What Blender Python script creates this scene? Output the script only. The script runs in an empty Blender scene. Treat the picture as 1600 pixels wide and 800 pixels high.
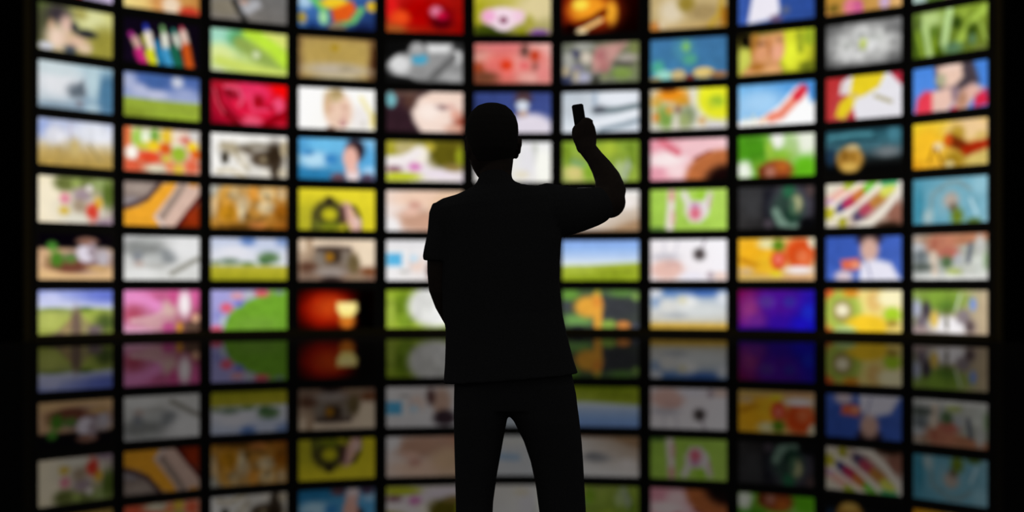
import bpy, bmesh, math, random
import numpy as np
from mathutils import Vector, Matrix

# ------------------------------------------------------------------ camera
FPX = 2290.0                     # focal length in pixels of a 1600 px wide frame
CAM_H = 1.2
D0 = 4.455                       # distance of the man
sc = bpy.context.scene
COL = sc.collection
cam_data = bpy.data.cameras.new('camera')
cam = bpy.data.objects.new('camera', cam_data)
COL.objects.link(cam)
cam.location = (0, 0, CAM_H)
cam.rotation_euler = (math.pi / 2, 0, 0)
cam_data.sensor_width = 36.0
cam_data.lens = FPX / 1600 * 36
cam_data.shift_y = 49 / 1600
cam_data.shift_x = 0.00125
cam_data.clip_end = 200
cam_data.dof.use_dof = True
cam_data.dof.focus_distance = D0 + 0.05
cam_data.dof.aperture_fstop = cam_data.lens / 1000 / 0.029
cam_data.dof.aperture_blades = 0
sc.camera = cam

# ------------------------------------------------------------------ world (a dark room, a trace of ambient light)
w = bpy.data.worlds.new('dark_room')
sc.world = w
w.use_nodes = True
w.node_tree.nodes['Background'].inputs[0].default_value = (1.0, 1.0, 0.98, 1)
w.node_tree.nodes['Background'].inputs[1].default_value = 0.042
vs = sc.view_settings
vs.view_transform = 'Standard'
vs.look = 'None'
vs.gamma = 1
vs.use_curve_mapping = False
vs.exposure = 0.0

# ------------------------------------------------------------------ materials
def principled(name, color, rough, spec=0.3, noise=None, bump=None):
    m = bpy.data.materials.new(name)
    m.use_nodes = True
    nt = m.node_tree
    b = nt.nodes['Principled BSDF']
    b.inputs['Base Color'].default_value = (*color, 1)
    b.inputs['Roughness'].default_value = rough
    b.inputs['Specular IOR Level'].default_value = spec
    if noise:
        tc = nt.nodes.new('ShaderNodeTexCoord')
        n = nt.nodes.new('ShaderNodeTexNoise')
        n.inputs['Scale'].default_value = noise
        n.inputs['Detail'].default_value = 4
        nt.links.new(tc.outputs['Object'], n.inputs['Vector'])
        r = nt.nodes.new('ShaderNodeValToRGB')
        r.color_ramp.elements[0].color = (*[c * 0.75 for c in color], 1)
        r.color_ramp.elements[1].color = (*[c * 1.25 for c in color], 1)
        nt.links.new(n.outputs['Fac'], r.inputs['Fac'])
        nt.links.new(r.outputs['Color'], b.inputs['Base Color'])
        if bump:
            bp = nt.nodes.new('ShaderNodeBump')
            bp.inputs['Strength'].default_value = bump
            bp.inputs['Distance'].default_value = 0.003
            nt.links.new(n.outputs['Fac'], bp.inputs['Height'])
            nt.links.new(bp.outputs['Normal'], b.inputs['Normal'])
    return m

def floor_material():
    m = bpy.data.materials.new('polished_black_floor')
    m.use_nodes = True
    nt = m.node_tree
    nt.nodes.clear()
    out = nt.nodes.new('ShaderNodeOutputMaterial')
    mix = nt.nodes.new('ShaderNodeAddShader')
    g = nt.nodes.new('ShaderNodeBsdfGlossy')
    g.inputs['Color'].default_value = (0.172, 0.168, 0.165, 1)
    g.inputs['Roughness'].default_value = 0.012
    d = nt.nodes.new('ShaderNodeBsdfDiffuse')
    d.inputs['Color'].default_value = (0.012, 0.012, 0.012, 1)
    nt.links.new(g.outputs[0], mix.inputs[0])
    nt.links.new(d.outputs[0], mix.inputs[1])
    nt.links.new(mix.outputs[0], out.inputs['Surface'])
    return m

def screen_material():
    m = bpy.data.materials.new('screen_picture')
    m.use_nodes = True
    nt = m.node_tree
    nt.nodes.clear()
    out = nt.nodes.new('ShaderNodeOutputMaterial')
    e = nt.nodes.new('ShaderNodeEmission')
    a = nt.nodes.new('ShaderNodeAttribute')
    a.attribute_name = 'picture'
    nt.links.new(a.outputs['Color'], e.inputs['Color'])
    e.inputs['Strength'].default_value = 1.0
    nt.links.new(e.outputs[0], out.inputs['Surface'])
    return m

M_FLOOR = floor_material()
M_SCREEN = screen_material()
M_BEZEL = principled('black_plastic_bezel', (0.030, 0.029, 0.028), 0.6, 0.15, 60)
M_HOUSING = principled('black_metal_housing', (0.025, 0.025, 0.025), 0.6, 0.15, 30)
M_WALL = principled('matt_black_wall', (0.025, 0.024, 0.022), 0.9, 0.1, 8)
M_SIDE = principled('black_side_wall', (0.004, 0.004, 0.004), 0.9, 0.02, 5)
M_TRIM = principled('dark_brown_trim', (0.075, 0.060, 0.020), 0.8, 0.1, 12)
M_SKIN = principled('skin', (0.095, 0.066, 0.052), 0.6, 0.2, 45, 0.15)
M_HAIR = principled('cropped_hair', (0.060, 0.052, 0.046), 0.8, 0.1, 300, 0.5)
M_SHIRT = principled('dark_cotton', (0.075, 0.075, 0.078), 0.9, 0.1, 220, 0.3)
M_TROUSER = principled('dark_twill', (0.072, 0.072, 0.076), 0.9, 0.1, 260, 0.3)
M_SHOE = principled('black_leather', (0.015, 0.013, 0.012), 0.4, 0.4, 90, 0.2)
M_SOLE = principled('black_rubber', (0.012, 0.012, 0.012), 0.8, 0.2, 50)
M_REMOTE = principled('black_remote_plastic', (0.015, 0.015, 0.016), 0.5, 0.3, 80)
M_BUTTON = principled('grey_rubber_button', (0.05, 0.05, 0.05), 0.7, 0.2, 80)
M_EYE = principled('eye_white', (0.4, 0.38, 0.36), 0.25, 0.5, 60)
M_IRIS = principled('dark_iris', (0.02, 0.012, 0.008), 0.2, 0.5, 60)

# ------------------------------------------------------------------ helpers
def link(name, me, mat=None, parent=None):
    o = bpy.data.objects.new(name, me)
    COL.objects.link(o)
    if mat is not None and not me.materials:
        me.materials.append(mat)
    if parent is not None:
        o.parent = parent
    return o

def from_bm(name, bm, mat=None, parent=None, smooth=False):
    bmesh.ops.recalc_face_normals(bm, faces=bm.faces)
    me = bpy.data.meshes.new(name)
    bm.to_mesh(me)
    bm.free()
    if smooth:
        me.shade_smooth()
    return link(name, me, mat, parent)

def empty(name, loc, rotz=0.0):
    o = bpy.data.objects.new(name, None)
    COL.objects.link(o)
    o.location = loc
    o.rotation_euler = (0, 0, rotz)
    o.empty_display_size = 0.1
    return o

def tag(o, label, cat, group=None):
    o['label'] = label
    o['category'] = cat
    if group:
        o['group'] = group

def add_box(bm, lo, hi):
    v = [bm.verts.new((x, y, z)) for z in (lo[2], hi[2]) for y in (lo[1], hi[1]) for x in (lo[0], hi[0])]
    for f in ((0, 2, 3, 1), (4, 5, 7, 6), (0, 1, 5, 4), (1, 3, 7, 5), (3, 2, 6, 7), (2, 0, 4, 6)):
        bm.faces.new([v[i] for i in f])
    return v

def structure(name, bm, mat):
    o = from_bm(name, bm, mat)
    o['kind'] = 'structure'
    return o

# ------------------------------------------------------------------ the curved wall
PX = 60.0                        # pixels of the photograph per metre at the middle of the wall
WALL_D = FPX / PX                # distance of the middle of the wall
R = 755 / PX                     # radius of the curve of screens
CY = WALL_D - R                  # centre of the curve
DT = 2.0 / 11                    # angle of one column
PITCH_W = R * DT
PITCH_H = 77 / PX
PIC_W, PIC_H = 119 / PX, 62 / PX
Z0 = 0.095                       # bottom of the lowest pictures
HOUSE_D = 0.10                   # depth of a screen's housing
ROWS = 7

WALL_X = 0.05                    # the middle of the wall stands a hand to the side of the camera's line

def ring(rad, t):
    return (WALL_X + rad * math.sin(t), CY + rad * math.cos(t))

bm = bmesh.new()
add_box(bm, (-16, -4, -0.1), (16, 44, 0))
structure('floor', bm, M_FLOOR)

def backing(name, rad0, rad1, z1, mat):
    """The curved lining, flat behind each column, that carries the screens."""
    k = 1 / math.cos(DT / 2)
    bm = bmesh.new()
    cols = []
    for i in range(12):
        a, b = ring(rad0 * k, (i - 5.5) * DT), ring(rad1 * k, (i - 5.5) * DT)
        cols.append([bm.verts.new(p) for p in (a + (0,), a + (z1,), b + (z1,), b + (0,))])
    for p, q in zip(cols, cols[1:]):
        for i in range(4):
            bm.faces.new((p[i], q[i], q[(i + 1) % 4], p[(i + 1) % 4]))
    bm.faces.new(cols[0])
    bm.faces.new(cols[-1][::-1])
    return structure(name, bm, mat)

WALL_TOP = Z0 + ROWS * PITCH_H + 0.5
backing('wall_curved', R + HOUSE_D, R + HOUSE_D + 0.2, WALL_TOP, M_WALL)  # the curved backing wall that the screens are mounted on
bm = bmesh.new()
add_box(bm, (-16, WALL_D + 0.6, 0), (16, WALL_D + 0.8, WALL_TOP))
structure('wall_back', bm, M_SIDE)
bm = bmesh.new()
k = 1 / math.cos(DT / 2)
cols = []
for i in range(12):
    a, b = ring((R - 0.055) * k, (i - 5.5) * DT), ring((R - 0.02) * k, (i - 5.5) * DT)
    cols.append([bm.verts.new(p) for p in (a + (0,), a + (0.14,), b + (0.15,), b + (0,))])
for p, q in zip(cols, cols[1:]):
    for i in range(4):
        bm.faces.new((p[i], q[i], q[(i + 1) % 4], p[(i + 1) % 4]))
bm.faces.new(cols[0])
bm.faces.new(cols[-1][::-1])
structure('baseboard_back', bm, M_TRIM)
# the dark posts that close the curve, and the black walls that run on from them
for side, s in (('left', -1), ('right', 1)):
    t0 = s * 5.5 * DT
    k = 1 / math.cos(DT / 2)
    a = ring((R - 0.02) * k, t0 + s * 0.002)
    b = ring((R + HOUSE_D + 0.2) * k, t0 + s * 0.002)
    d = Vector((math.cos(t0) * s, -math.sin(t0) * s))           # on along the curve
    bm = bmesh.new()
    q = [Vector(a), Vector(b), Vector(b) + d * 0.22, Vector(a) + d * 0.22]
    lo = [bm.verts.new((p.x, p.y, 0)) for p in q]
    hi = [bm.verts.new((p.x, p.y, WALL_TOP)) for p in q]
    bm.faces.new(lo)
    bm.faces.new(hi)
    for i in range(4):
        bm.faces.new((lo[i], lo[(i + 1) % 4], hi[(i + 1) % 4], hi[i]))
    structure('trim_1' if s < 0 else 'trim_2', bm, M_TRIM)
    e = q[3] + d * 0.005
    bm = bmesh.new()
    add_box(bm, (min(e.x, s * 16), e.y, 0), (max(e.x, s * 16), e.y + 0.2, WALL_TOP))
    structure('wall_' + side, bm, M_SIDE)

# ------------------------------------------------------------------ pictures on the screens
ASP = PIC_W / PIC_H
NX, NY = 60, 33
U, V = np.meshgrid(np.linspace(0, 1, NX + 1), np.linspace(0, 1, NY + 1))

def rgb(h):
    if len(h) == 3:
        h = ''.join(c + c for c in h)
    return np.array([int(h[i:i + 2], 16) / 255 for i in (0, 2, 4)])

def sstep(a, b, x):
    t = np.clip((x - a) / (b - a), 0, 1)
    return t * t * (3 - 2 * t)

def value_noise(seed, nx, ny):
    r = np.random.RandomState(seed)
    g = r.rand(ny + 2, nx + 2)
    x, y = U * nx, V * ny
    i, j = x.astype(int), y.astype(int)
    fx, fy = x - i, y - j
    fx, fy = fx * fx * (3 - 2 * fx), fy * fy * (3 - 2 * fy)
    return (g[j, i] * (1 - fx) + g[j, i + 1] * fx) * (1 - fy) + (g[j + 1, i] * (1 - fx) + g[j + 1, i + 1] * fx) * fy

def seg_dist(x0, y0, x1, y1):
    px, py = U * ASP, V
    ax, ay, bx, by = x0 * ASP, y0, x1 * ASP, y1
    dx, dy = bx - ax, by - ay
    t = np.clip(((px - ax) * dx + (py - ay) * dy) / max(dx * dx + dy * dy, 1e-9), 0, 1)
    return np.hypot(px - ax - t * dx, py - ay - t * dy)

def paint(text):
    """g: four corner colours; v: bands; e: soft ellipse; l: brush line; p: soft polygon; n: mottle."""
    img = np.zeros(U.shape + (3,))
    def lay(mask, c):
        img[:] = img * (1 - mask[..., None]) + c * mask[..., None]
    for i, op in enumerate(text.split(';')):
        t = op.split()
        if not t:
            continue
        k = t[0]
        if k == 'g':
            c = [rgb(x) for x in t[1:5]]
            u, v = U[..., None], V[..., None]
            img[:] = (c[0] * (1 - u) + c[1] * u) * (1 - v) + (c[2] * (1 - u) + c[3] * u) * v
        elif k == 'v':
            ps = [float(x) for x in t[1::2]]
            cs = np.array([rgb(x) for x in t[2::2]])
            for ch in range(3):
                img[..., ch] = np.interp(V, ps, cs[:, ch])
        elif k == 'e':
            cx, cy, rx, ry = map(float, t[1:5])
            s = float(t[6]) if len(t) > 6 else 0.4
            d = np.hypot((U - cx) / rx, (V - cy) / ry)
            lay(1 - sstep(1 - s, 1 + s, d), rgb(t[5]))
        elif k == 'l':
            wd = float(t[1])
            pts = [float(x) for x in t[3:]]
            d = np.full(U.shape, 9.0)
            for a in range(0, len(pts) - 2, 2):
                d = np.minimum(d, seg_dist(*pts[a:a + 4]))
            lay(1 - sstep(wd * 0.25, wd * 0.95, d), rgb(t[2]))
        elif k == 'p':
            s = float(t[1])
            pts = [float(x) for x in t[3:]]
            pts = list(zip(pts[::2], pts[1::2]))
            inside = np.zeros(U.shape, bool)
            d = np.full(U.shape, 9.0)
            for (x0, y0), (x1, y1) in zip(pts, pts[1:] + pts[:1]):
                d = np.minimum(d, seg_dist(x0, y0, x1, y1))
                if y0 != y1:
                    inside ^= ((y0 > V) != (y1 > V)) & (U < (x1 - x0) * (V - y0) / (y1 - y0) + x0)
            sd = np.where(inside, d, -d)
            lay(sstep(-s, s, sd), rgb(t[2]))
        elif k == 'n':
            amp = float(t[1])
            f = value_noise(i * 7 + len(text), int(t[2]), int(t[3])) - 0.5
            img[:] = np.clip(img * (1 + amp * f[..., None]), 0, 1)
    f = value_noise(len(text), 13, 7) - 0.5
    g = value_noise(len(text) + 1, 26, 14) - 0.5
    img = img * (1 + (0.09 * f + 0.08 * g)[..., None] * (1 - img.mean(-1, keepdims=True)) * 1.6)
    return np.clip(img, 0, 1)

# row, column, what the picture shows, the picture
PICTURES = [
(1, 1, 'a pale grey sky with a red spot, just below the frame top',
 'g 889 ccbbdd 445 ccbbdd; e .5 .97 .08 .1 a33'),
(1, 2, 'a whitish flower on a yellow and brown ground',
 'g f4dd8c c08a48 f4dd8c b87838; e .55 .75 .2 .4 d09050 .5; e .62 .85 .12 .22 ecd4b8 .5; e .87 .97 .14 .15 c83a28'),
(1, 3, 'a silver handheld device on a grey table',
 'g 707070 6a6a6a 807870 6b6865; e .18 .72 .2 .2 807868; l .12 242220 .3 .55 .44 .98; p .07 aaaaae .36 .55 .62 .45 .66 .62 .48 .85 .41 .8; e .43 .55 .06 .06 b09080'),
(1, 4, 'a bright toy snake in orange, green and blue',
 'g 3f6fb0 3a68b0 3f6fb0 14204a; e .08 .35 .1 .2 a8c8e0; l .16 58b868 .15 .2 .32 .55 .33 .8; e .32 .74 .06 .16 a0d8a0; e .48 .38 .2 .16 f0c828; e .96 .4 .07 .13 e0b828; l .13 68b868 .82 .5 .72 .78 .5 .92; p .06 e05a18 .42 .55 .7 .3 .76 .5 .66 .78 .46 .86; e .5 .95 .12 .08 8a7860; e .85 .97 .12 .12 14204a; e .05 .78 .05 .14 a89030; e .18 .92 .08 .08 1c3c78'),
(1, 5, 'a shiny red bauble with a pink glint',
 'g d01820 a01008 a84818 900000; e .45 .5 .3 .4 a80000 .6; e .06 .4 .08 .3 d81818; e .18 .64 .12 .18 e84a18 .6; e .12 .93 .12 .1 a05020 .6; e .72 .6 .17 .28 780008 .5; e .72 .75 .12 .14 500008 .6; e .65 .46 .08 .13 e080a0 .6; e .73 .56 .07 .1 c00838 .6'),
(1, 6, 'a pale pink daisy above dark green leaves',
 'g b8b028 e0d0a0 989020 a09860; e .8 .35 .25 .3 dccc98 .5; e .07 .5 .08 .3 a8a420; e .2 .92 .25 .16 38440a .5; e .37 .58 .26 .26 f2d8e4 .25; e .18 .55 .09 .16 f0a8d0 .6; e .58 .55 .08 .15 f0c8dc .6; e .38 .8 .12 .12 f0d8e4; e .38 .65 .055 .09 905068 .5; e .84 .94 .14 .07 8858a0; e .62 .92 .07 .1 8a8a18; e .72 .72 .06 .2 a8a040 .6'),
(1, 7, 'an orange fire glow in a dark red hearth',
 'g 500800 180000 200000 060000; e .36 .45 .38 .5 982808 .5; e .34 .4 .25 .36 f09820 .4; e .64 .5 .08 .3 e8a028 .5; e .24 .28 .1 .14 fadc48; l .14 601000 .55 .48 .4 .66 .2 .78; l .1 ecc078 .22 .95 .38 .8 .5 .68; e .24 .96 .08 .08 f0d8a8; e .1 .9 .09 .16 100000'),
(1, 8, 'a swirl of cream and gold rings',
 'g c0a060 b89858 c8a070 b08838; e .42 .2 .75 .8 c4ac78 .3; e .28 .55 .16 .3 dccdb0 .6; e .7 .62 .2 .2 a48c5c .6; e .47 .38 .11 .2 968030 .5; l .1 bc9a34 .94 .3 .9 .7 .78 .95; e .97 .75 .05 .25 a06818; e .06 .92 .07 .14 c88038; e .16 .85 .06 .1 d8c4a0'),
(1, 9, 'a white helmet against deep blue',
 'g 3858a8 2a4c98 3a5cb0 2a4890; p .05 ece8f2 .2 .2 .5 .1 .55 .75 .5 .92 .12 1.0; e .62 .75 .06 .1 5a6484 .7; e .5 .92 .08 .08 705878 .6'),
(1, 10, 'pink and tan confectionery along its lower edge',
 'g c8a020 e0b070 b88040 c89850; e .33 .85 .09 .2 e07890; e .43 .9 .07 .2 d06090; e .1 .85 .08 .1 786020; e .78 .85 .07 .15 c8a8c8; e .94 .85 .07 .15 e0b070'),
(1, 11, 'a strip of brown and green foliage, only its lower edge in view',
 'g b0c8c0 904820 b0c8c0 904820; e .3 .9 .14 .3 5a7a30; e .08 .9 .1 .3 b0c8c0'),

(2, 1, 'a dark haired person aiming a camera in a sunny garden',
 'g 5c7034 c4bc5c 808040 989038; e .7 .2 .3 .26 dcdca0 .7; e .55 .12 .1 .12 a09850 .8; e .88 .7 .16 .35 98903a .7; e .04 .5 .1 .4 484a30 .7; e .26 .2 .17 .24 3a3238 .7; e .17 .47 .04 .14 b08868 .8; e .37 .4 .08 .2 dab4a4 .7; e .25 .72 .15 .28 ecd0bc .7; e .5 .74 .16 .18 d8b49c .8; e .62 .86 .09 .1 e0c4a8 .7; e .1 .92 .1 .09 ccccd4; e .64 .53 .14 .09 20222c .6; e .48 .43 .05 .1 303038 .7; e .42 .93 .08 .09 404858 .7'),
(2, 2, 'a fan of coloured pencil tips on black',
 'g 0c0614 0c0610 12081a 0a0610; l .11 a02880 .09 .38 .15 .52; l .16 d0a898 .15 .5 .2 .7; l .2 c82478 .2 .78 .26 1.0; l .1 2838b0 .28 .16 .31 .32; l .17 f0e4d4 .31 .35 .35 .65; l .07 c0b840 .25 .4 .28 .56; l .21 d8d820 .34 .78 .4 1.0; l .12 1878a8 .43 .5 .48 1.0; l .09 78a868 .5 .14 .52 .28; l .15 e8e8d8 .53 .34 .55 .62; l .2 4098c8 .55 .72 .6 1.0; l .08 389080 .65 .18 .67 .3; l .14 d8d8c8 .68 .32 .71 .52; l .2 186048 .66 .62 .73 1.0; l .08 c84058 .76 .1 .77 .2; l .15 ecccbc .78 .22 .81 .42; l .19 cc5418 .82 .55 .87 1.0'),
(2, 3, 'lime green light bands with a pale droplet',
 'g a8d0b8 d8d878 c8d890 a8c850; e .15 .2 .25 .25 a4dcc4 .5; e .36 .2 .15 .25 58a870 .6; l .3 90a850 .38 .3 .65 .55 1.0 .95; l .3 bce43c .5 .02 .78 .3 1.02 .7; l .14 d8e070 .72 -.02 1.0 .25; e .12 .6 .18 .25 dce898 .7; l .2 ccdc68 .1 .75 .5 .9 1.0 1.0; e .59 .55 .05 .09 d0dcb0 .6; e .06 .97 .1 .06 c8d0a8'),
(2, 4, 'a framed beige parchment with a gold spot',
 'g 8a6c40 705030 8a6c44 604428; p .07 b89c58 .06 .05 .92 .05 .9 .98 .06 .97; e .5 .35 .4 .3 b49850 .6; e .5 .78 .42 .16 bcae98 .6; e .62 .75 .12 .08 aa9c80; e .47 .24 .05 .09 a8881c .6; l .06 4a2410 .97 .25 .97 .7; e .5 .95 .3 .05 bcae88'),
(2, 5, 'a grey camera lens with a turquoise patch',
 'g 101010 404040 181818 606060; p .07 909090 .3 .1 1.0 .05 1.0 .98 .35 .95 .1 .8 .25 .4; e .16 .55 .15 .26 dadada .5; e .4 .14 .09 .14 a8a8a8; p .07 dedede .52 .04 .86 .04 .8 .24 .56 .26; e .95 .08 .08 .12 303030; e .93 .35 .05 .16 d0d0d0; l .15 646464 .88 .36 .72 .65 .55 .98; e .85 .85 .12 .1 a4a4a4; p .05 46a2c4 .33 .36 .52 .3 .54 .48 .46 .56 .34 .54; p .06 0a0a0a 0 0 .33 0 .28 .2 .12 .34 0 .55; p .05 101010 0 .84 .3 .9 .4 1 0 1'),
(2, 6, 'salmon pink blossoms with red hearts',
 'g d07870 e8a8a0 804028 d88880; e .4 .1 .28 .14 dc7878 .7; e .12 .38 .14 .16 e0a294 .7; e .41 .58 .3 .38 e47068 .5; e .6 .5 .12 .25 e89088 .6; e .42 .54 .08 .13 d83818 .6; e .65 .55 .06 .09 e06464 .7; e .66 .18 .06 .14 5c3c34 .8; e .9 .18 .14 .2 e8b0a8 .7; e .86 .38 .1 .22 e08078 .7; e .79 .3 .06 .14 c03818 .6; e .8 .58 .04 .1 905048 .8; e .05 .62 .07 .16 9c4020 .7; e .15 .84 .16 .14 70402a .7; e .72 .85 .16 .12 e4a49a .7; e .9 .75 .08 .2 e08480 .7'),
(2, 7, 'a faded pink wedge among grey and olive shapes',
 'g 6c7060 787a58 807c88 707858; p .08 bc8c84 .45 .1 .86 .0 .74 .3 .58 .72 .4 .75 .38 .4; e .5 .34 .07 .16 b07070 .6; e .55 .6 .07 .14 b07470 .6; e .31 .37 .07 .16 d4c8b8 .5; e .28 .1 .14 .1 a0a098 .6; e .17 .28 .06 .12 46465e .5; e .08 .45 .07 .2 a4a49c .6; e .2 .62 .08 .08 807c90; e .27 .86 .1 .12 acacc4 .5; e .18 .82 .04 .14 bcb098; e .04 .7 .04 .12 b8a888; e .05 .93 .07 .08 303858; e .78 .78 .14 .15 7c9448 .5; e .56 .86 .06 .08 888c60; e .8 .54 .14 .07 4e4a44 .6; e .85 .4 .14 .1 a0988e .5; e .94 .15 .06 .16 747c48; e .44 .92 .06 .08 38382c; n .12 9 6'),
(2, 8, 'a blue aquarium with green weed and sand',
 'g 3e72a0 3e72a0 4080a8 3c709c; e .45 .26 .14 .3 4888a0 .6; e .47 .2 .055 .12 78b868 .5; e .52 .52 .09 .14 50a088 .5; e .1 .7 .08 .18 4ca890 .5; e .18 .88 .12 .12 98d4c4 .4; e .37 .9 .1 .14 ccb47c .4; e .7 .86 .14 .13 dcc074 .3; e .9 .92 .12 .07 9c6c3a .4; e .52 .96 .06 .07 803020 .5; e .06 .97 .08 .05 a89868'),
(2, 9, 'a close smiling face against yellow leaves',
 'g 504818 b8c030 c0c040 787818; e .08 .62 .1 .3 ccd058 .5; e .75 .4 .2 .6 d8dc30 .4; e .68 .55 .1 .3 e8f038 .6; l .13 98a428 .8 .1 .82 .5; e .93 .2 .08 .2 98ac28; e .92 .9 .12 .12 687018 .6; p .06 d49664 .16 .08 .6 .03 .62 .4 .54 .74 .58 1.0 .02 1.0 .16 .76 .18 .4; e .22 .3 .06 .3 a87028 .6; e .3 .28 .07 .06 946444; e .55 .2 .05 .05 a87850; l .08 b87440 .4 .2 .42 .55; e .3 .5 .09 .16 e09c70 .5; e .52 .5 .08 .2 eca888 .5; e .25 .82 .1 .1 a86c28 .6; e .45 .9 .12 .06 e4a870; p .06 0c0804 0 0 .16 .02 .16 .35 .04 .3'),
(2, 10, 'a silvery white flower with a yellow green heart',
 'g 484848 585858 484848 545454; e .5 .5 .47 .47 c8c8c6 .55; e .46 .3 .1 .06 acaeac .6; e .3 .5 .08 .1 b4b6b2 .6; e .66 .42 .1 .12 b4b6b2 .6; e .94 .16 .14 .16 707070 .7; e .5 .52 .05 .12 bccc60 .6; e .62 .56 .08 .1 dcdcdc .6; e .3 .75 .15 .12 cccccb .6; n .25 15 9'),
(2, 11, 'green grass blades in close view',
 'g 5c7824 88a030 486014 68782a; e .22 .18 .2 .2 b4cc80 .7; l .14 b0cc80 .16 .3 .23 1.0; l .09 84a030 .06 .4 .14 1.0; l .09 7c9820 .28 .5 .29 .9; l .16 b8d690 .5 .05 .46 .4 .42 .85; e .68 .15 .1 .1 90a83c .7; l .15 a4c04c .98 .12 .8 .35 .62 .78; e .6 .34 .06 .14 283f0c .7; e .8 .57 .07 .16 30460c .7; e .29 .46 .04 .14 5c7c24 .7; e .55 .88 .12 .13 587c58 .6; e .8 .75 .05 .12 587850; l .06 94ac48 .9 .4 .98 .8; e .9 .96 .08 .06 707c38; e .36 .92 .05 .12 405808 .7; e .06 .2 .05 .2 485c1c .8'),

(3, 1, 'a dark grey peak in icy blue mist',
 'g c4d4d8 a8c4d0 b0bcc4 587fa0; e .28 .45 .34 .34 e0e2e6 .6; e .25 .18 .3 .12 ccd8dc .6; e .5 .58 .12 .16 707a84 .7; p .06 5c6670 .6 .32 .62 .68 .42 .68 .5 .48; e .55 .86 .06 .07 80808a .7; e .2 .95 .3 .08 8498a8 .6; e .96 .55 .17 .42 4c7898 .5; e .74 .35 .07 .4 b8d0d8 .7; e .72 .92 .1 .1 a8c0cc .6'),
(3, 2, 'a green meadow beneath blue sky and drifting cloud',
 'v 0 4460a0 .3 5c74b0 .55 a0acd0 .6 a8b0d0; e .06 .2 .1 .2 a8b0d0 .7; e .2 .38 .12 .14 b4bad8 .6; e .42 .46 .16 .1 bcc0da .6; e .7 .14 .08 .12 ccd0de .6; e .8 .4 .16 .14 98a4cc .7; e .42 .15 .16 .16 40609c .7; p .04 94a838 -.1 .56 .5 .59 1.1 .58 1.1 1.1 -.1 1.1; e .1 .92 .2 .12 84942c .7; e .7 .95 .3 .06 98b034 .7'),
(3, 3, 'a huge crimson rose filling the picture',
 'g a01828 f00808 780018 900010; e .5 .5 .45 .5 dc1840 .6; e .52 .2 .26 .22 e83060 .5; e .95 .1 .14 .2 f40808 .6; e .27 .25 .1 .14 800c1c .6; e .31 .2 .03 .06 d83050; l .07 e05070 .18 .12 .35 .12 .42 .4 .36 .55; e .62 .42 .07 .16 a00818 .6; l .07 e84068 .5 .28 .54 .65 .75 .62 .85 .4; e .78 .55 .05 .06 b00828; l .12 780410 .06 .25 .12 .6 .25 .85 .36 .98; e .53 .9 .14 .14 e85070 .5; e .9 .5 .06 .2 e85078 .6; l .12 980010 .72 .95 .9 .75 1.0 .65; l .05 d04058 .04 .2 .08 .5 .16 .75; l .06 a80c28 .2 .5 .3 .75 .42 .85; e .92 .95 .08 .06 c01830'),
(3, 4, 'a blond child tilting its head on white',
 'g fdfcfb fcfbf8 fdfcfb f4f0e4; e .8 .7 .12 .3 efe9e6 .5; e .52 .55 .185 .46 edcbb4 .25; e .46 .18 .12 .16 c8b080 .5; e .37 .4 .05 .25 d8b48c .6; e .5 .1 .08 .08 a89060; e .42 .5 .05 .07 dcb49c; e .6 .45 .06 .06 d8ac98; e .58 .84 .05 .08 c48c8c .5; e .6 .65 .05 .06 e0b4a4; l .1 f2e8b0 .82 .2 .95 .6; e .97 .75 .04 .2 e8d88c; e .42 .98 .06 .05 806050; e .85 .85 .03 .1 d8d4cc'),
(3, 5, 'a pale face with dark hair and red lips turned aside',
 'g 3a2424 f0d0c0 301c24 c08070; e .62 .55 .42 .7 f4dccf .4; e .7 .15 .3 .14 f4d8c8 .6; p .09 301c24 -.05 .38 .14 .3 .2 .02 .58 -.05 .38 .2 .32 .5 .36 .75 .46 1.05 -.05 1.05; e .3 .2 .09 .22 54382f .8; e .06 .2 .065 .2 74b4bc .4; e .72 .38 .1 .07 947474 .7; e .84 .35 .06 .06 e0b0a4 .7; e .55 .5 .14 .2 fbeae0 .6; e .98 .78 .1 .22 9c4834 .8; e .9 .55 .06 .12 e4a894 .7; e .88 .9 .12 .1 d8a894 .7; e .3 .05 .2 .06 604840 .7'),
(3, 6, 'a masked medic in white on dark blue',
 'g 33427c 3c4a88 2c3a70 445494; e .64 .12 .11 .16 50383c .5; e .64 .5 .06 .1 c8a898; e .74 .88 .3 .36 e0d8e4 .3; e .62 .55 .07 .06 b89c90; e .63 .32 .085 .13 d4dce8 .4'),
(3, 7, 'a misty grey-white road with a dark passing shape',
 'g b4bec8 e0e4ea d8e0e8 d0d8e2; e .72 .16 .25 .16 e6eaf2 .3; l .08 a4b4c8 .43 .05 .42 .3; l .12 68787e .42 .48 .7 .46 1.0 .36; e .48 .44 .09 .09 50545e .6; l .12 eaeef4 .4 .8 .7 .68 1.0 .52; l .09 8c9ca8 .5 .95 .8 .84 1.0 .72; e .15 .4 .2 .2 c0c8d0 .6; e .1 .9 .14 .08 dce2ea'),
(3, 8, 'sliced yellow fruit and orange petals on pale cloth',
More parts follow.
